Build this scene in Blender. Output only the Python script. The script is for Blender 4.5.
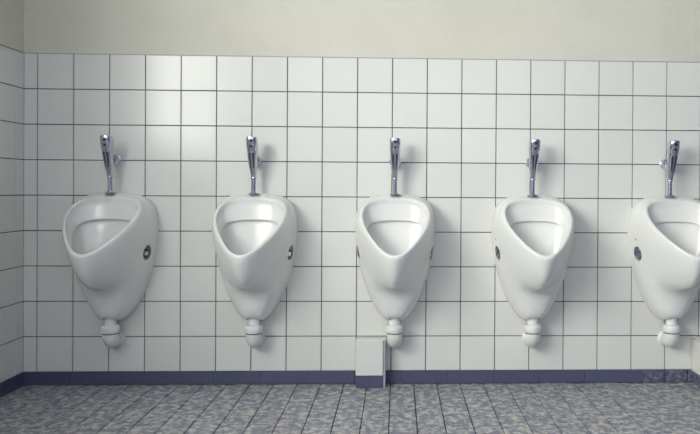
import bpy, bmesh, math, random
from mathutils import Vector, Matrix
from mathutils.bvhtree import BVHTree

random.seed(7)
for _o in list(bpy.data.objects):
    bpy.data.objects.remove(_o)
scene = bpy.context.scene
COL = scene.collection

# ------------------------------------------------------------------ camera, light, exposure
# world axes: X right along the tiled wall, Y into the wall (tile faces at Y = 0), Z up from the floor
TILE_TOP = 1.405


def set_camera():
    yaw, pitch, roll = 0.0384, -0.0061, 0.0064
    pos = Vector((1.5261, -3.0253, TILE_TOP - 0.5644))
    f = Vector((math.sin(yaw) * math.cos(pitch), math.cos(yaw) * math.cos(pitch), math.sin(pitch)))
    rt = Vector((math.cos(yaw), -math.sin(yaw), 0))
    up = rt.cross(f)
    r2 = rt * math.cos(roll) + up * math.sin(roll)
    u2 = -rt * math.sin(roll) + up * math.cos(roll)
    m = Matrix((r2, u2, -f)).transposed().to_4x4()
    m.translation = pos
    cd = bpy.data.cameras.new('camera')
    cd.sensor_width = 36.0
    cd.lens = 36.0
    cd.shift_x = (350 - 424.85) / 700
    cd.shift_y = (193.49 - 217) / 700
    cd.clip_start = 0.05
    co = bpy.data.objects.new('camera', cd)
    COL.objects.link(co)
    co.matrix_world = m
    scene.camera = co


set_camera()

world = bpy.data.worlds.new('overcast_sky')
world.use_nodes = True
world.node_tree.nodes['Background'].inputs[0].default_value = (0.86, 0.93, 1.0, 1)
world.node_tree.nodes['Background'].inputs[1].default_value = 0.6
scene.world = world

LEFT_X = -0.057          # face of the side wall
RIGHT_X = 5.6
REAR_Y = -4.9
CEIL_Z = 2.7
# window opening in the side wall (its mirror image shows in the glazed tiles)
WIN_Y0, WIN_Y1, WIN_Z0, WIN_Z1 = -4.3, -1.55, 1.08, 2.45


def area_light(name, loc, rot, sx, sy, power, color):
    ld = bpy.data.lights.new(name, 'AREA')
    ld.shape = 'RECTANGLE'
    ld.size, ld.size_y = sx, sy
    ld.energy = power
    ld.color = color
    lo = bpy.data.objects.new(name, ld)
    COL.objects.link(lo)
    lo.location = loc
    lo.rotation_euler = rot
    return lo


# daylight through the side window, plus a fill light added at the rear
area_light('window_daylight', (LEFT_X - 0.30, (WIN_Y0 + WIN_Y1) / 2, (WIN_Z0 + WIN_Z1) / 2), (0, -math.pi / 2, 0),
         WIN_Z1 - WIN_Z0 + 0.1, WIN_Y1 - WIN_Y0 + 0.1, 250, (1.0, 0.998, 0.935))
area_light('rear_fill_light', (1.7, REAR_Y - 0.30, 1.75), (math.pi / 2, 0, 0), 3.0, 1.2, 24, (0.76, 0.80, 1.0))

scene.view_settings.view_transform = 'Standard'
scene.view_settings.look = 'None'
scene.view_settings.gamma = 1.0
scene.view_settings.use_curve_mapping = False
scene.view_settings.exposure = 0.03
scene.cycles.use_denoising = True
scene.cycles.max_bounces = 10
scene.cycles.diffuse_bounces = 6


# ------------------------------------------------------------------ materials
def srgb(r, g, b):
    def c(v):
        v /= 255.0
        return v / 12.92 if v <= 0.04045 else ((v + 0.055) / 1.055) ** 2.4
    return (c(r), c(g), c(b), 1.0)


def mat(name, color, rough=0.5, metal=0.0, coat=0.0, bump=None, vary=None, mottles=None, rough_var=None, spec=0.5):
    m = bpy.data.materials.new(name)
    m.use_nodes = True
    nt = m.node_tree
    N, L = nt.nodes, nt.links
    b = N['Principled BSDF']
    b.inputs['Base Color'].default_value = color
    b.inputs['Roughness'].default_value = rough
    b.inputs['Metallic'].default_value = metal
    b.inputs['Specular IOR Level'].default_value = spec
    b.inputs['Coat Weight'].default_value = coat
    b.inputs['Coat Roughness'].default_value = 0.05
    geo = N.new('ShaderNodeNewGeometry')

    def noise(scale, detail=3.0, rgh=0.5, vec=None):
        n = N.new('ShaderNodeTexNoise')
        n.inputs['Scale'].default_value = scale
        n.inputs['Detail'].default_value = detail
        n.inputs['Roughness'].default_value = rgh
        L.new(vec if vec else geo.outputs['Position'], n.inputs['Vector'])
        return n
    cur = None
    if mottles:
        # list of (scale, lo, hi, colour, strength): blotches of glaze colour
        for scale, lo, hi, c2, st in mottles:
            n = noise(scale, 4.0, 0.62)
            mr = N.new('ShaderNodeMapRange')
            mr.inputs[1].default_value, mr.inputs[2].default_value = lo, hi
            mr.inputs[3].default_value, mr.inputs[4].default_value = 0.0, st
            L.new(n.outputs[0], mr.inputs[0])
            mx = N.new('ShaderNodeMix')
            mx.data_type = 'RGBA'
            L.new(mr.outputs[0], mx.inputs[0])
            if cur is None:
                mx.inputs[6].default_value = color
            else:
                L.new(cur, mx.inputs[6])
            mx.inputs[7].default_value = c2
            cur = mx.outputs[2]
    if vary:
        oi = N.new('ShaderNodeObjectInfo')
        mr = N.new('ShaderNodeMapRange')
        mr.inputs[3].default_value, mr.inputs[4].default_value = 1 - vary, 1 + vary * 0.6
        L.new(oi.outputs['Random'], mr.inputs[0])
        hs = N.new('ShaderNodeHueSaturation')
        L.new(mr.outputs[0], hs.inputs['Value'])
        if cur is None:
            hs.inputs['Color'].default_value = color
        else:
            L.new(cur, hs.inputs['Color'])
        cur = hs.outputs[0]
    if cur is not None:
        L.new(cur, b.inputs['Base Color'])
    if rough_var:
        n = noise(rough_var[0], 3.0)
        mr = N.new('ShaderNodeMapRange')
        mr.inputs[3].default_value, mr.inputs[4].default_value = rough_var[1], rough_var[2]
        L.new(n.outputs[0], mr.inputs[0])
        L.new(mr.outputs[0], b.inputs['Roughness'])
    if bump:
        n = noise(bump[0], bump[2] if len(bump) > 2 else 2.0)
        bp = N.new('ShaderNodeBump')
        bp.inputs['Strength'].default_value = bump[1]
        bp.inputs['Distance'].default_value = 0.01
        L.new(n.outputs[0], bp.inputs['Height'])
        L.new(bp.outputs[0], b.inputs['Normal'])
        L.new(bp.outputs[0], b.inputs['Coat Normal'])
    return m


M = {}
M['tile'] = mat('white_wall_tile', srgb(224, 225, 219), 0.17, bump=(7.0, 0.035, 1.0), vary=0.025, rough_var=(3.0, 0.12, 0.24), spec=0.36)
M['grout'] = mat('grey_grout', srgb(78, 80, 88), 0.9, bump=(300, 0.2))
M['plaster'] = mat('cream_plaster', srgb(211, 210, 196), 0.85, bump=(60, 0.10, 4.0), mottles=[(3.0, 0.4, 0.75, srgb(196, 194, 178), 0.5)])
M['skirting'] = mat('navy_skirting_tile', srgb(82, 85, 112), 0.38, vary=0.05, mottles=[(40, 0.5, 0.8, srgb(92, 95, 122), 0.5)])
M['skirting_mottled'] = mat('mottled_skirting_tile', srgb(78, 80, 102), 0.4, vary=0.06,
                            mottles=[(60, 0.46, 0.66, srgb(135, 137, 150), 0.9), (90, 0.55, 0.7, srgb(70, 70, 90), 0.6)])
M['floor_tile'] = mat('mottled_floor_tile', srgb(124, 125, 140), 0.40, vary=0.05, bump=(120, 0.08),
                      mottles=[(36, 0.46, 0.60, srgb(198, 198, 190), 0.9), (66, 0.53, 0.64, srgb(92, 92, 114), 0.75),
                               (20, 0.54, 0.68, srgb(206, 204, 184), 0.6)])
M['floor_grout'] = mat('dark_floor_grout', srgb(46, 48, 66), 0.9)
M['ceramic'] = mat('white_sanitary_ceramic', srgb(229, 230, 226), 0.2)
M['plastic'] = mat('white_trap_plastic', srgb(228, 230, 226), 0.35)
M['chrome'] = mat('polished_chrome', srgb(200, 203, 214), 0.13, metal=1.0)
M['dark'] = mat('dark_sensor_eye', srgb(24, 24, 34), 0.25)
M['slot'] = mat('dark_grey_chrome', srgb(92, 95, 116), 0.3, metal=0.8)
M['ring'] = mat('dark_blue_grey_plastic', srgb(82, 84, 104), 0.3)
M['rubber'] = mat('dark_rubber_and_shade', srgb(48, 49, 60), 0.7)  # rubber of the seal rings, also the shade put behind the outlet pipe
M['recess'] = mat('grey_recess_lining', srgb(98, 99, 108), 0.6)
M['print'] = mat('grey_maker_print', srgb(120, 122, 130), 0.5)
M['bluewall'] = mat('pale_blue_paint', srgb(112, 121, 156), 0.8)
M['rearwall'] = mat('pale_grey_blue_paint', srgb(150, 155, 176), 0.8)
M['ceiling'] = mat('white_ceiling_paint', srgb(188, 190, 196), 0.9)
M['frame'] = mat('white_window_paint', srgb(225, 226, 222), 0.4)
M['edge'] = mat('pale_edge_strip', srgb(165, 168, 182), 0.4)


def glass_mat():
    m = bpy.data.materials.new('window_glass')
    m.use_nodes = True
    N, L = m.node_tree.nodes, m.node_tree.links
    N.remove(N['Principled BSDF'])
    t = N.new('ShaderNodeBsdfTransparent')
    g = N.new('ShaderNodeBsdfGlossy')
    g.inputs['Roughness'].default_value = 0.02
    mx = N.new('ShaderNodeMixShader')
    mx.inputs[0].default_value = 0.06
    L.new(t.outputs[0], mx.inputs[1])
    L.new(g.outputs[0], mx.inputs[2])
    L.new(mx.outputs[0], N['Material Output'].inputs[0])
    return m


M['glass'] = glass_mat()


# ------------------------------------------------------------------ helpers
def link(name, mesh, m=None, parent=None, loc=None):
    if m is not None and not mesh.materials:
        mesh.materials.append(M[m] if isinstance(m, str) else m)
    o = bpy.data.objects.new(name, mesh)
    COL.objects.link(o)
    if parent is not None:
        o.parent = parent
    if loc is not None:
        o.location = loc
    return o


def to_mesh(bm, name, smooth=False):
    bmesh.ops.recalc_face_normals(bm, faces=bm.faces)
    me = bpy.data.meshes.new(name)
    bm.to_mesh(me)
    bm.free()
    if smooth:
        for p in me.polygons:
            p.use_smooth = True
    return me


def tag(o, label=None, cat=None, group=None, kind=None):
    if label:
        o['label'] = label
    if cat:
        o['category'] = cat
    if group:
        o['group'] = group
    if kind:
        o['kind'] = kind
    return o


def empty(name, loc=(0, 0, 0)):
    o = bpy.data.objects.new(name, None)
    o.empty_display_size = 0.05
    COL.objects.link(o)
    o.location = loc
    return o


def add_box(bm, x0, x1, y0, y1, z0, z1):
    vs = [bm.verts.new(v) for v in ((x0, y0, z0), (x1, y0, z0), (x1, y1, z0), (x0, y1, z0),
                                    (x0, y0, z1), (x1, y0, z1), (x1, y1, z1), (x0, y1, z1))]
    for f in ((0, 3, 2, 1), (4, 5, 6, 7), (0, 1, 5, 4), (1, 2, 6, 5), (2, 3, 7, 6), (3, 0, 4, 7)):
        bm.faces.new([vs[i] for i in f])


def box_mesh(name, x0, x1, y0, y1, z0, z1, bevel=0.0):
    bm = bmesh.new()
    add_box(bm, x0, x1, y0, y1, z0, z1)
    if bevel:
        bmesh.ops.bevel(bm, geom=list(bm.edges), offset=bevel, segments=1, affect='EDGES')
    return to_mesh(bm, name)


_tiles = {}


def add_pillow(bm, a, b, d, e, mw=None):
    """a tile lying in local XY from (0,0) to (a,b), top at +d with a small eased edge e"""
    base = [(0, 0, 0), (a, 0, 0), (a, b, 0), (0, b, 0)]
    mid = [(x, y, d - e) for x, y, _ in base]
    top = [(e, e, d), (a - e, e, d), (a - e, b - e, d), (e, b - e, d)]
    rows = [[bm.verts.new(mw @ Vector(p) if mw else p) for p in r] for r in (base, mid, top)]
    for r0, r1 in zip(rows, rows[1:]):
        for i in range(4):
            bm.faces.new((r0[i], r0[(i + 1) % 4], r1[(i + 1) % 4], r1[i]))
    bm.faces.new(rows[2])


def tile_mesh(a, b, m, d=0.006, e=0.0012):
    key = (round(a, 4), round(b, 4), m, d)
    if key not in _tiles:
        bm = bmesh.new()
        add_pillow(bm, a, b, d, e)
        me = to_mesh(bm, 'tile_' + m)
        me.materials.append(M[m])
        _tiles[key] = me
    return _tiles[key]


J = 0.0036                                     # joint width
ROT_BACK = Matrix.Rotation(math.pi / 2, 4, 'X')                       # local z -> -Y (towards the room)
ROT_LEFT = Matrix(((0, 0, 1, 0), (1, 0, 0, 0), (0, 1, 0, 0), (0, 0, 0, 1)))    # local x -> Y, y -> Z, z -> +X
ROT_RIGHT = Matrix(((0, 0, -1, 0), (-1, 0, 0, 0), (0, 1, 0, 0), (0, 0, 0, 1)))  # x -> -Y, y -> Z, z -> -X


def put_tile(parent, mw, a, b, m='tile', name='tile', d=0.006, jit=0.0, J=J):
    o = link(name, tile_mesh(a - J, b - J, m, d), None, parent)
    w = Matrix.Rotation(random.uniform(-jit, jit), 4, 'X') @ Matrix.Rotation(random.uniform(-jit, jit), 4, 'Y')
    o.matrix_local = mw @ Matrix.Translation((J / 2, J / 2, 0)) @ w
    return o


# ------------------------------------------------------------------ the room
SK = 0.055                                     # skirting height, tiles start here
ROWS = 9
bm = bmesh.new()
add_box(bm, LEFT_X - 0.2, RIGHT_X + 0.2, 0.004, 0.2, -0.2, CEIL_Z + 0.1)
wall_back = tag(link('wall_back', to_mesh(bm, 'wall_back'), 'grout'),
                'wall of white square tiles under cream plaster behind the urinals', 'wall', kind='structure')
bm = bmesh.new()
add_box(bm, LEFT_X - 0.003, RIGHT_X + 0.003, 0.0, 0.02, TILE_TOP + 0.002, CEIL_Z)
link('plaster', to_mesh(bm, 'plaster'), 'plaster', wall_back)
bm = bmesh.new()
add_box(bm, LEFT_X - 0.003, RIGHT_X + 0.003, -0.001, 0.02, TILE_TOP - 0.001, TILE_TOP + 0.002)
link('joint_line', to_mesh(bm, 'joint_line'), 'edge', wall_back)

cols = [(LEFT_X, 0.0)] + [(0.15 * n, 0.15 * (n + 1)) for n in range(37)] + [(5.55, RIGHT_X)]
bm = bmesh.new()
for r in range(ROWS):
    for x0, x1 in cols:
        mw = Matrix.Translation((x0, 0.004, SK + 0.15 * r)) @ ROT_BACK
        if x0 < 3.2:
            put_tile(wall_back, mw, x1 - x0, 0.15, jit=0.0016)
        else:
            add_pillow(bm, x1 - x0 - J, 0.15 - J, 0.006, 0.0012, mw @ Matrix.Translation((J / 2, J / 2, 0)))
tag(link('tile_field', to_mesh(bm, 'tile_field'), 'tile', wall_back), kind='stuff')

# side wall with the window
bm = bmesh.new()
for y0, y1, z0, z1 in ((REAR_Y, 0.004, -0.2, WIN_Z0), (REAR_Y, 0.004, WIN_Z1, CEIL_Z + 0.1),
                       (REAR_Y, WIN_Y0, WIN_Z0, WIN_Z1), (WIN_Y1, 0.004, WIN_Z0, WIN_Z1)):
    add_box(bm, LEFT_X - 0.2, LEFT_X - 0.004, y0, y1, z0, z1)
wall_left = tag(link('wall_left', to_mesh(bm, 'wall_left'), 'grout'),
                'narrow strip of shaded tiled side wall beside the corner', 'wall', kind='structure')
bm = bmesh.new()
for y0, y1, z0, z1 in ((REAR_Y, 0.0, WIN_Z1, CEIL_Z), (REAR_Y, WIN_Y0, TILE_TOP, WIN_Z1), (WIN_Y1, 0.0, TILE_TOP, WIN_Z1)):
    add_box(bm, LEFT_X - 0.02, LEFT_X, y0, y1, z0 + 0.002, z1)
link('plaster', to_mesh(bm, 'plaster'), 'plaster', wall_left)
ycuts = [0.0, -0.066] + [-0.066 - 0.15 * k for k in range(1, 32)] + [REAR_Y]
bm = bmesh.new()
for r in range(ROWS):
    z0 = SK + 0.15 * r
    for i, (ya, yb) in enumerate(zip(ycuts, ycuts[1:])):
        if z0 + 0.15 > WIN_Z0 and yb < WIN_Y1 and ya > WIN_Y0:
            continue
        mw = Matrix.Translation((LEFT_X - 0.004, yb, z0)) @ ROT_LEFT
        if i < 5:
            put_tile(wall_left, mw, ya - yb, 0.15, jit=0.0016)
        else:
            add_pillow(bm, ya - yb - J, 0.15 - J, 0.006, 0.0012, mw @ Matrix.Translation((J / 2, J / 2, 0)))
tag(link('tile_field', to_mesh(bm, 'tile_field'), 'tile', wall_left), kind='stuff')

# the other walls of the room (behind and beside the photographer) and the ceiling
bm = bmesh.new()
add_box(bm, RIGHT_X + 0.002, RIGHT_X + 0.2, REAR_Y, 0.004, -0.2, CEIL_Z + 0.1)
tag(link('wall_right', to_mesh(bm, 'wall_right'), 'bluewall'), 'pale blue painted side wall opposite the window', 'wall', kind='structure')
bm = bmesh.new()
RW = (0.20, 3.2, 1.15, 2.35)  # opening for the unseen window added with the rear fill light
for x0, x1, z0, z1 in ((LEFT_X - 0.2, RW[0], -0.2, CEIL_Z + 0.1), (RW[1], RIGHT_X + 0.2, -0.2, CEIL_Z + 0.1),
                       (RW[0], RW[1], -0.2, RW[2]), (RW[0], RW[1], RW[3], CEIL_Z + 0.1)):
    add_box(bm, x0, x1, REAR_Y - 0.2, REAR_Y, z0, z1)
tag(link('wall_rear', to_mesh(bm, 'wall_rear'), 'rearwall'), 'pale blue painted wall facing the urinals', 'wall', kind='structure')
bm = bmesh.new()
add_box(bm, LEFT_X - 0.2, RIGHT_X + 0.2, REAR_Y - 0.2, 0.2, CEIL_Z, CEIL_Z + 0.1)
tag(link('ceiling', to_mesh(bm, 'ceiling'), 'ceiling'), 'plain white painted ceiling above the room', 'ceiling', kind='structure')


def window(name, mw, w, h, n, label):
    """local x along the opening, y up, z into the room; n casements"""
    root = tag(empty(name), label, 'window', kind='structure')
    root.matrix_world = mw
    t = 0.05
    bm = bmesh.new()
    for x0, x1, y0, y1 in ((0, w, 0, t), (0, w, h - t, h), (0, t, t, h - t), (w - t, w, t, h - t)):
        add_box(bm, x0, x1, y0, y1, -0.04, 0.04)
    link('frame', to_mesh(bm, 'frame'), 'frame', root)
    for k in range(1, n):
        link('mullion', box_mesh('mullion', w * k / n - 0.035, w * k / n + 0.035, t, h - t, -0.035, 0.035), 'frame', root)
    for k in range(n):
        link('pane', box_mesh('pane', w * k / n + 0.03, w * (k + 1) / n - 0.03, t * 0.9, h - t * 0.9, -0.003, 0.003), 'glass', root)
    link('sill', box_mesh('sill', -0.02, w + 0.02, -0.025, 0.0, -0.06, 0.14), 'frame', root)


window('window_1', Matrix.Translation((LEFT_X - 0.12, WIN_Y0, WIN_Z0)) @ ROT_LEFT, WIN_Y1 - WIN_Y0, WIN_Z1 - WIN_Z0, 3,
       'white three-part window high in the side wall')
window('fill_window', Matrix.Translation((RW[1], REAR_Y - 0.12, RW[2])) @ Matrix(((-1, 0, 0, 0), (0, 0, 1, 0), (0, 1, 0, 0), (0, 0, 0, 1))),
       RW[1] - RW[0], RW[3] - RW[2], 4, 'white four-part window added for fill light in the wall facing the urinals')  # unseen window, added to hold the rear fill light

# floor
FT = 0.0999
FX0 = 1.8986 - 20 * FT
floor = tag(link('floor', box_mesh('floor', LEFT_X - 0.2, RIGHT_X + 0.2, REAR_Y - 0.2, 0.2, -0.2, -0.004), 'floor_grout'),
            'floor of mottled grey square tiles below the urinals', 'floor', kind='structure')
fx = [LEFT_X] + [FX0 + FT * k for k in range(0, 80) if LEFT_X + 0.01 < FX0 + FT * k < RIGHT_X - 0.01] + [RIGHT_X]
fy = [0.0 - 0.035] + [-0.035 - FT * k for k in range(1, 48)] + [REAR_Y]
fy = [0.0] + fy
bm = bmesh.new()
for j, (ya, yb) in enumerate(zip(fy, fy[1:])):
    for xa, xb in zip(fx, fx[1:]):
        mw = Matrix.Translation((xa, yb, -0.004))
        if j < 8 and xa < 3.0:
            put_tile(floor, mw, xb - xa, ya - yb, 'floor_tile', d=0.004, jit=0.002, J=0.0034)
        else:
            add_pillow(bm, xb - xa - J, ya - yb - J, 0.004, 0.0008, mw @ Matrix.Translation((J / 2, J / 2, 0)))
tag(link('tile_field', to_mesh(bm, 'tile_field'), 'floor_tile', floor), kind='stuff')

# skirting
MOTTLED_X = 2.60
bb = tag(empty('baseboard_back'), 'dark navy tile skirting along the bottom of the tiled wall', 'baseboard', kind='structure')
x = LEFT_X
xs = [LEFT_X]
while x < MOTTLED_X - 0.05:
    x = min(x + 0.2 if x > LEFT_X else 0.143, MOTTLED_X)
    if MOTTLED_X - x < 0.08:
        x = MOTTLED_X
    xs.append(x)
for xa, xb in zip(xs, xs[1:]):
    put_tile(bb, Matrix.Translation((xa, 0.003, 0.0)) @ ROT_BACK, xb - xa + J - 0.0008, SK + J - 0.001, 'skirting', 'skirting_tile', d=0.012)
x = MOTTLED_X
while x < RIGHT_X - 0.01:
    xb = min(x + FT, RIGHT_X)
    put_tile(bb, Matrix.Translation((x, 0.003, 0.0)) @ ROT_BACK, xb - x, SK + J - 0.001, 'skirting_mottled', 'skirting_tile', d=0.012)
    x = xb
bl = tag(empty('baseboard_left'), 'dark navy tile skirting along the shaded side wall', 'baseboard', kind='structure')
y = -0.009
while y > REAR_Y + 0.02:
    yb = max(y - 0.2, REAR_Y)
    put_tile(bl, Matrix.Translation((LEFT_X - 0.003, yb, 0.0)) @ ROT_LEFT, y - yb + J - 0.0008, SK + J - 0.001, 'skirting', 'skirting_tile', d=0.012)
    y = yb


# ------------------------------------------------------------------ round things
def add_lathe(bm, prof, seg=24, mw=None, sx=1.0, sy=1.0):
    """prof: list of (r, z) bottom to top"""
    rings = []
    for r, z in prof:
        if r < 1e-6:
            rings.append([bm.verts.new(mw @ Vector((0, 0, z)) if mw else (0, 0, z))])
        else:
            ring = []
            for i in range(seg):
                a = 2 * math.pi * i / seg
                p = Vector((r * sx * math.cos(a), r * sy * math.sin(a), z))
                ring.append(bm.verts.new(mw @ p if mw else p))
            rings.append(ring)
    for a, b in zip(rings, rings[1:]):
        for i in range(seg):
            k = (i + 1) % seg
            if len(a) == 1 and len(b) == 1:
                continue
            if len(a) == 1:
                bm.faces.new((a[0], b[k], b[i]))
            elif len(b) == 1:
                bm.faces.new((a[i], a[k], b[0]))
            else:
                bm.faces.new((a[i], a[k], b[k], b[i]))


def lathe_mesh(name, prof, seg=24, mw=None, smooth=True):
    bm = bmesh.new()
    if prof[0][0] > 1e-6:
        prof = [(0, prof[0][1])] + prof
    if prof[-1][0] > 1e-6:
        prof = prof + [(0, prof[-1][1])]
    add_lathe(bm, prof, seg, mw)
    me = to_mesh(bm, name)
    if smooth:
        set_smooth(me)
    return me


def set_smooth(me, ang=0.7):
    for p in me.polygons:
        p.use_smooth = True
    bm = bmesh.new()
    bm.from_mesh(me)
    for e in bm.edges:
        if len(e.link_faces) == 2 and e.calc_face_angle(0) > ang:
            e.smooth = False
    bm.to_mesh(me)
    bm.free()


def add_tube(bm, pts, r, seg=20):
    pts = [Vector(p) for p in pts]
    rs = r if isinstance(r, (list, tuple)) else [r] * len(pts)
    side = Vector((1, 0, 0))
    rings = []
    for i, p in enumerate(pts):
        d = (pts[min(i + 1, len(pts) - 1)] - pts[max(i - 1, 0)]).normalized()
        s = (side - d * side.dot(d)).normalized()
        u = d.cross(s)
        rings.append([bm.verts.new(p + rs[i] * (math.cos(2 * math.pi * k / seg) * s + math.sin(2 * math.pi * k / seg) * u)) for k in range(seg)])
    for a, b in zip(rings, rings[1:]):
        for i in range(seg):
            bm.faces.new((a[i], a[(i + 1) % seg], b[(i + 1) % seg], b[i]))
    bm.faces.new(rings[0])
    bm.faces.new(rings[-1])


# ------------------------------------------------------------------ urinal bowl
# local frame: x right, p distance from the wall (world -Y), z height above floor
CAM_D, CAM_Z, FPX, HOR = 3.0253, TILE_TOP - 0.5644, 700.0, 189.0
RIM_BACK, RIM_LIP = (0.070, 0.806), (0.345, 0.586)     # (p, z) of the tilted rim plane


def rim_point(ypx, hw):
    """a point of the rim: its drop in the front view (px) fixes where it lies along the tilted rim plane"""
    dy = ypx - HOR
    dp, dz = RIM_LIP[0] - RIM_BACK[0], RIM_BACK[1] - RIM_LIP[1]
    t = (dy * (CAM_D - RIM_BACK[0]) / FPX - (CAM_Z - RIM_BACK[1])) / (dz + dy * dp / FPX)
    p = RIM_BACK[0] + dp * t
    return Vector((hw * (CAM_D - p) / FPX, p, RIM_BACK[1] - dz * t))


RIM = [rim_point(*a) for a in ((257.6, 0), (253.2, 11.0), (242.0, 21.5), (230.0, 30.0), (217.8, 34.4),
                               (208.2, 33.0), (201.6, 27.0), (198.2, 15.5), (197.4, 0))]
WALL = [Vector(v) for v in ((0, 0, .272), (.038, 0, .274), (.100, 0, .348), (.152, 0, .49), (.173, 0, .63),
                            (.169, 0, .722), (.150, 0, .785), (.088, 0, .812), (0, 0, .812))]
EXT = {
    0: [(0, .347, .562), (0, .343, .522), (0, .316, .470), (0, .266, .438), (0, .178, .428), (0, .147, .398), (0, .138, .345), (0, .118, .296)],
    1: [(.054, .326, .580), (.052, .308, .534), (.043, .270, .486), (.038, .224, .451), (.043, .162, .431), (.050, .138, .394), (.049, .128, .338), (.038, .105, .273)],
    2: [(.096, .270, .620), (.099, .246, .572), (.098, .212, .522), (.096, .178, .480), (.100, .148, .450), (.104, .122, .416), (.103, .085, .380), (.100, .040, .352)],
    3: [(.136, .214, .664), (.141, .190, .632), (.144, .162, .600), (.146, .134, .572), (.149, .108, .550), (.152, .080, .528), (.153, .050, .510), (.152, .020, .497)],
    4: [(.158, .158, .709), (.163, .138, .695), (.167, .115, .682), (.169, .092, .670), (.171, .070, .660), (.172, .048, .650), (.173, .028, .642), (.173, .010, .635)],
}


def ext_row(j, i):
    """control point i (1..8) on the outside of column j (0 front .. 8 back)"""
    if i == 1:                                   # rounded lip just outside the crest
        c = Vector((0, .205, .698))
        return RIM[j] + (RIM[j] - c).normalized() * 0.011 + Vector((0, .62, .78)) * -0.0015
    if j in EXT:
        return Vector(EXT[j][i - 1])
    a, b = RIM[j], WALL[j]
    t = i / 9.0
    v = a.lerp(b, t)
    out = Vector((a.x, 0, max(0.0, (a.z - .70)))) if j < 8 else Vector((0, 0, 1))
    if out.length > 0:
        out.normalize()
    return v + out * 0.012 * math.sin(math.pi * t)


FLANGE = [Vector(v) for v in ((0, .308, .548), (.040, .292, .560), (.076, .248, .592), (.106, .198, .630), (.119, .148, .662),
                              (.113, .116, .688), (.092, .100, .702), (.055, .090, .708), (0, .086, .709))]
BC = Vector((0, .165, 0))


def inner_rows(j):
    R, F = RIM[j], FLANGE[j]
    c = Vector((0, .185, .71))
    d = (c - R).normalized()
    rows = [R + d * 0.0085 + Vector((0, 0, 0.0005)), R.lerp(F, 0.30) + (R - c).normalized() * 0.004, R.lerp(F, 0.72), F + Vector((0, 0, .004)), F]
    o = (F - Vector((BC.x, BC.y, F.z)))
    on = o.normalized()
    rows.append(F + on * 0.020 + Vector((0, 0, .004)))
    rows.append(F + on * 0.021 - Vector((0, 0, .008)))
    rows.append(F + on * 0.015 - Vector((0, 0, .014)))
    zs = [(1.0, .545), (.78, .487), (.46, .450), (.18, .440)]
    for k, z in zs:
        zz = z if k < .9 else min(F.z - .03, z + .35 * (F.z - z))
        rows.append(Vector((BC.x + o.x * k, BC.y + o.y * k, zz)))
    return rows


def build_bowl():
    cols_ = []
    for j in range(9):
        rows = list(reversed(inner_rows(j)))
        rows.append(RIM[j])
        rows += [ext_row(j, i) for i in range(1, 9)]
        rows.append(WALL[j])
        # flat back, drawn in towards the middle
        rows.append(Vector((WALL[j].x * .96, 0, .58 + (WALL[j].z - .58) * .96)))
        rows.append(Vector((WALL[j].x * .4, 0, .58 + (WALL[j].z - .58) * .4)))
        cols_.append(rows)
    full = cols_ + [[Vector((-v.x, v.y, v.z)) for v in cols_[j]] for j in range(7, 0, -1)]
    bm = bmesh.new()
    vs = [[bm.verts.new((v.x, -v.y, v.z)) for v in c] for c in full]
    n = len(vs)
    nr = len(vs[0])
    for i in range(n):
        for r in range(nr - 1):
            bm.faces.new((vs[i][r], vs[(i + 1) % n][r], vs[(i + 1) % n][r + 1], vs[i][r + 1]))
    bm.faces.new([vs[i][0] for i in range(n)])
    bm.faces.new([vs[i][nr - 1] for i in range(n)])
    cre = bm.edges.layers.float.new('crease_edge')
    wall_row = nr - 3
    und = 7                                      # flange lower edge
    bm.verts.index_update()
    for i in range(n):
        for r, w in ((wall_row, 0.9), (und, 0.8)):
            e = bm.edges.get((vs[i][r], vs[(i + 1) % n][r]))
            if e:
                e[cre] = w
    cage = to_mesh(bm, 'bowl_cage')
    tmp = link('bowl_cage', cage)
    sub = tmp.modifiers.new('smooth', 'SUBSURF')
    sub.levels = sub.render_levels = 3

    cutters = []

    def cutter(bmc):
        o = link('cutter', to_mesh(bmc, 'cutter'))
        cutters.append(o)
        md = tmp.modifiers.new('cut', 'BOOLEAN')
        md.object = o
        md.operation = 'DIFFERENCE'
        md.solver = 'EXACT'
    for s in (-1, 1):                            # fixing recess in each flank
        bmc = bmesh.new()
        add_lathe(bmc, [(0, -.05), (.0205, -.05), (.025, .0), (.036, .10), (0, .10)], 24, RECESS(s) @ Matrix.Translation((0, .005, 0)), 1.0, 1.3)
        cutter(bmc)
    bmc = bmesh.new()                            # hollow around the outlet
    add_box(bmc, -.034, .034, -.17, -.03, .20, .304)
    bmesh.ops.bevel(bmc, geom=[e for e in bmc.edges if all(v.co.z > .3 for v in e.verts)], offset=.012, segments=3, affect='EDGES')
    cutter(bmc)
    dg = bpy.context.evaluated_depsgraph_get()
    me = bpy.data.meshes.new_from_object(tmp.evaluated_get(dg))
    me.name = 'bowl'
    me.materials.clear()
    me.materials.append(M['ceramic'])
    for o in [tmp] + cutters:
        bpy.data.objects.remove(o)
    set_smooth(me, 0.75)
    return me


def RECESS(s):
    """frame of the fixing recess: z looks out of the flank, down-forward"""
    c = Vector((s * .155, -.084, .566))
    z = Vector((s * .70, -.71, -.04)).normalized()
    y = Vector((0, 0.12, 1)) - z * z.dot(Vector((0, 0.12, 1)))
    y.normalize()
    x = y.cross(z)
    m = Matrix((x, y, z)).transposed().to_4x4()
    m.translation = c
    return m


bowl_me = build_bowl()
ring_me = [lathe_mesh('cap_ring', [(.0185, -.049), (.0185, -.017), (.0165, -.014), (.0120, -.016)], 24, RECESS(s)) for s in (-1, 1)]
bolt_me = [lathe_mesh('bolt_cap', [(.0105, -.016), (.0105, -.0125), (.0085, -.010)], 20, RECESS(s)) for s in (-1, 1)]


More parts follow.
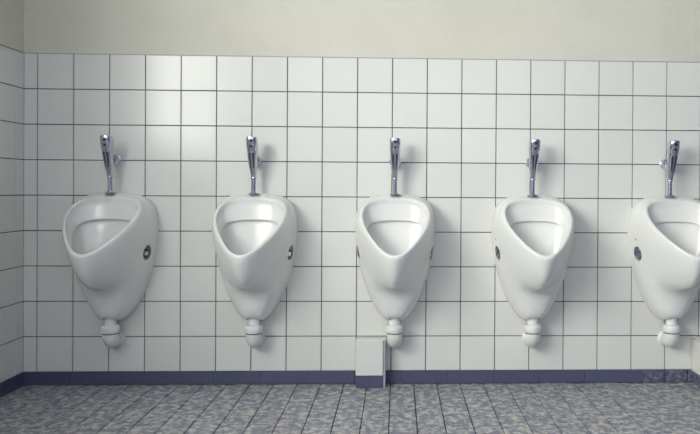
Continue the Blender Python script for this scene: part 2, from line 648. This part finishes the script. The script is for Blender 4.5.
def flank_mark():
    bvh = BVHTree.FromPolygons([v.co for v in bowl_me.vertices], [tuple(p.vertices) for p in bowl_me.polygons])
    hit, nor, _, _ = bvh.ray_cast(Vector((-.5, -.085, .632)), Vector((1, 0, 0)))
    if nor.x > 0:
        nor = -nor
    bm = bmesh.new()
    add_lathe(bm, [(0, -.001), (.0042, -.001), (.0042, .0004), (0, .0004)], 12,
              Matrix.Translation(hit) @ nor.to_track_quat('Z', 'Y').to_matrix().to_4x4(), 1.5, 0.9)
    return to_mesh(bm, 'maker_mark')


mark_me = flank_mark()
plate_me = [lathe_mesh('recess_lining', [(.0178, -.0495), (.0178, -.044)], 24, RECESS(s)) for s in (-1, 1)]

shade_me = box_mesh('outlet_shade', -.0325, .0325, -.0475, -.034, .2845, .3025, .002)  # dark block painting the shade of the hollow beside the outlet pipe


# flush valve --------------------------------------------------------
VP = 0.066                                       # axis distance from the wall


def loft(bm, rings):
    rs = [[bm.verts.new(p) for p in r] for r in rings]
    n = len(rs[0])
    for a, b in zip(rs, rs[1:]):
        for i in range(n):
            bm.faces.new((a[i], a[(i + 1) % n], b[(i + 1) % n], b[i]))
    bm.faces.new(rs[0])
    bm.faces.new(rs[-1])


def low(z):
    return z - 0.045 * (z - .868)


def oval(cx, cy, z, hx, back, front, seg=24, tilt=0.0):
    z = low(z)
    r = []
    for i in range(seg):
        a = 2 * math.pi * i / seg
        c, s = math.cos(a), math.sin(a)
        ex = 2.0 / 2.6
        x = hx * math.copysign(abs(c) ** ex, c)
        yy = (front if s < 0 else back) * math.copysign(abs(s) ** ex, s)
        r.append(Vector((cx + x, cy + yy, z + tilt * yy)))
    return r


bm = bmesh.new()
loft(bm, [oval(0, -VP, .884, .0108, .0108, .0108), oval(0, -.070, .906, .0130, .0135, .0135), oval(0, -.076, .930, .0172, .0180, .0175),
          oval(0, -.083, .955, .0195, .0215, .0195), oval(0, -.092, .985, .0208, .0250, .0205), oval(0, -.095, .998, .0208, .0260, .0210)])
valve_body_me = to_mesh(bm, 'valve_body')
set_smooth(valve_body_me)
bm = bmesh.new()
loft(bm, [oval(0, -.0955, .9985, .0198, .0255, .0200), oval(0, -.097, 1.003, .0222, .0275, .0220), oval(0, -.103, 1.030, .0228, .0300, .0230),
          oval(0, -.108, 1.053, .0230, .0320, .0230, tilt=-.10), oval(0, -.109, 1.058, .0208, .0300, .0210, tilt=-.10)])
valve_head_me = to_mesh(bm, 'valve_head')
set_smooth(valve_head_me)
FLZ = 0.8142
flush_pipe_me = lathe_mesh('flush_pipe', [(.0095, FLZ + .001), (.0095, .878), (.0118, .880), (.0122, .885), (.0110, .890)], 20, Matrix.Translation((0, -VP, 0)))
flange_me = lathe_mesh('flange', [(.0235, FLZ), (.0235, FLZ + .004), (.021, FLZ + .006), (.0125, FLZ + .008), (.0105, FLZ + .012)], 24, Matrix.Translation((0, -VP, 0)))
TO_ROOM = Matrix.Rotation(math.pi / 2, 4, 'X')     # lathe axis z -> -Y
conn_me = lathe_mesh('wall_connector', [(.011, 0), (.011, .072)], 20, Matrix.Translation((0, -.0, .957)) @ TO_ROOM)
bm = bmesh.new()
add_lathe(bm, [(0, 0.0), (.021, 0.0), (.021, .007), (.0165, .010), (0, .010)], 24, Matrix.Translation((0, 0, .957)) @ TO_ROOM)
ros_me = to_mesh(bm, 'rosette')
set_smooth(ros_me)
bm = bmesh.new()
add_lathe(bm, [(0, .028), (.023, .028), (.0255, .031), (.0255, .052), (.023, .055), (0, .055)], 8, Matrix.Translation((0, 0, .957)) @ TO_ROOM)
nut_me = to_mesh(bm, 'union_nut')
eye_me = [lathe_mesh('sensor_eye', [(.0060, -.006), (.0060, .0012), (.0048, .0020)], 16,
                     Matrix.Translation((0, -p_, low(z_))) @ Matrix.Rotation(math.pi / 2 - 0.24, 4, 'X'))
          for z_, p_ in ((1.043, .1285), (1.021, .1235))]


def strip(name, x0, x1, pz, t):
    """a raised strip down the front of the valve body through (p, z) points, t proud"""
    bm = bmesh.new()
    pz = [(p, low(z), k) for p, z, k in pz]
    loft(bm, [[Vector((x0 * k, -p + .006, z)), Vector((x1 * k, -p + .006, z)), Vector((x1 * k, -p - t, z)), Vector((x0 * k, -p - t, z))] for p, z, k in pz])
    return to_mesh(bm, name)


slot_me = [strip('dark_slot', s_ * .0025, s_ * .0115, [(.0925, .925, .5), (.1025, .955, .85), (.1125, .985, 1.0), (.115, .992, .8)], .0006) for s_ in (-1, 1)]
spout_me = strip('front_fin', -.0026, .0026, [(.0860, .900, .8), (.0930, .925, 1.0), (.1032, .955, 1.0), (.1132, .985, 1.0), (.1175, .998, 1.0)], .0022)


# drain trap ---------------------------------------------------------
TP = 0.072
tail_me = lathe_mesh('outlet_pipe', [(.0235, .2695), (.0235, .3038)], 24, Matrix.Translation((0, -TP, 0)))
tnut_me = lathe_mesh('collar_nut', [(.034, .236), (.0365, .239), (.0365, .262), (.034, .267), (.0255, .269)], 24, Matrix.Translation((0, -TP, 0)))
bm = bmesh.new()
arc = [(0, -TP, .256), (0, -TP, .238)]
for k in range(0, 10):
    a = math.radians(10 * k)
    arc.append((0, -TP + .036 * (1 - math.cos(a)), .232 - .036 * math.sin(a)))
arc += [(0, -.028, .196), (0, -.004, .196)]
add_tube(bm, arc, [.0325] * (len(arc) - 5) + [.032, .031, .0285, .026, .026], 24)
elbow_me = to_mesh(bm, 'elbow')
set_smooth(elbow_me)
tros_me = lathe_mesh('wall_rosette', [(.034, 0.0), (.034, .005), (.031, .009), (.0265, .012)], 28, Matrix.Translation((0, 0, .196)) @ TO_ROOM)
tcap_me = lathe_mesh('seal_ring', [(.0335, .2325), (.0335, .2365)], 24, Matrix.Translation((0, -TP, 0)))

# ------------------------------------------------------------------ five sets along the wall
UX = [0.331, 0.922, 1.513, 2.098, 2.690]
BDX = [0.006, 0.005, 0.002, 0.004, 0.010]         # the bowls hang a few mm off their valves
u_labels = ['white ceramic urinal nearest the shaded tiled corner', 'white ceramic urinal second from the shaded tiled corner',
            'white ceramic urinal at the middle of the row, above the white tiled box',
            'white ceramic urinal fourth from the corner, between the middle one and the cut-off one',
            'white ceramic urinal at the far end of the row, cut off by the frame']
v_labels = ['chrome flush valve above the urinal nearest the shaded corner', 'chrome flush valve above the second urinal from the corner',
            'chrome flush valve above the middle urinal of the row', 'chrome flush valve above the fourth urinal from the corner',
            'chrome flush valve above the urinal cut off by the frame']
t_labels = ['white plastic drain trap under the urinal nearest the shaded corner', 'white plastic drain trap under the second urinal from the corner',
            'white plastic drain trap beside the white tiled box at mid-wall', 'white plastic drain trap under the fourth urinal from the corner',
            'white plastic drain trap above the mottled skirting tiles']
for k, ux in enumerate(UX):
    base = (ux, -0.002, 0)
    u = tag(empty('urinal', (ux + BDX[k], -0.002, 0)), u_labels[k], 'urinal', 'row of wall urinals')
    link('bowl', bowl_me, None, u)
    for s in (0, 1):
        pl = link('recess_lining', plate_me[s], 'recess', u)
        rg = link('cap_ring', ring_me[s], 'ring', u)
        rg['label'] = 'round dark fixing ring in a flank recess'
        link('bolt_cap', bolt_me[s], 'chrome', rg)['label'] = 'small chrome cap in the dark ring'
    link('maker_mark', mark_me, 'print', u)['label'] = 'tiny grey printed mark above the flank recess'
    link('outlet_shade', shade_me, 'rubber', u)['label'] = 'dark block standing in for shade behind the outlet pipe'
    link('outlet_pipe', tail_me, 'plastic', u)
    v = tag(empty('flush_valve', base), v_labels[k], 'valve', 'chrome flush valves')
    vb = link('valve_body', valve_body_me, 'chrome', v)
    link('front_fin', spout_me, 'chrome', vb)
    for sl in slot_me:
        link('dark_slot', sl, 'slot', vb)
    vh = link('valve_head', valve_head_me, 'chrome', v)
    for e in eye_me:
        link('sensor_eye', e, 'dark', vh)
    link('flush_pipe', flush_pipe_me, 'chrome', v)
    link('flange', flange_me, 'chrome', v)
    wc = link('wall_connector', conn_me, 'chrome', v)
    link('union_nut', nut_me, 'chrome', wc)
    link('rosette', ros_me, 'chrome', wc)
    t = tag(empty('drain_trap', (ux + BDX[k], -0.002, 0)), t_labels[k], 'drain trap', 'white drain traps')
    link('collar_nut', tnut_me, 'plastic', t)
    link('seal_ring', tcap_me, 'rubber', t)['label'] = 'dark rubber seal ring'
    link('elbow', elbow_me, 'plastic', t)
    link('wall_rosette', tros_me, 'plastic', t)


# ------------------------------------------------------------------ tiled boxes at the foot of the wall
def casing(x0, x1, depth, label, sk):
    c = tag(empty('pipe_casing', (x0, -0.004, 0)), label, 'tiled box', 'tiled boxes at the foot of the wall')
    w = x1 - x0
    top = SK + 0.15 - 0.002
    link('core', box_mesh('core', 0.004, w - 0.004, -depth + 0.004, 0.0, 0.0, top - 0.004), 'grout', c)
    e = 0.0055
    sh = SK - 0.004
    link('front_tile', box_mesh('front_tile', 0.003, w - 0.011, -depth - 0.001, -depth + 0.006, sh + 0.002, top - 0.0005, 0.0015), 'tile', c)
    for xx in (0.0, w - 0.006):
        link('side_tile', box_mesh('side_tile', xx, xx + 0.006, -depth + e, -0.004, sh + 0.002, top - e - 0.0025, 0.001), 'tile', c)
        link('side_skirting_tile', box_mesh('side_skirting_tile', xx, xx + 0.006, -depth + e, 0.0, 0.001, sh, 0.001), sk, c)
    link('edge_strip', box_mesh('edge_strip', w - 0.009, w, -depth - 0.001, -depth + e - 0.001, 0.001, top - e, 0.001), 'edge', c)
    link('top_tile', box_mesh('top_tile', 0.0, w, -depth + 0.0065, 0.0, top - 0.005, top, 0.001), 'tile', c)
    link('front_skirting_tile', box_mesh('front_skirting_tile', 0.003, w - 0.011, -depth, -depth + 0.006, 0.001, sh, 0.001), sk, c)
    return c


casing(1.352, 1.478, 0.068, 'small white tiled box on the floor under the middle urinal', 'skirting')
casing(2.818, 2.818 + 0.30, 0.115, 'white tiled box at the far end below the cut-off urinal', 'skirting_mottled')
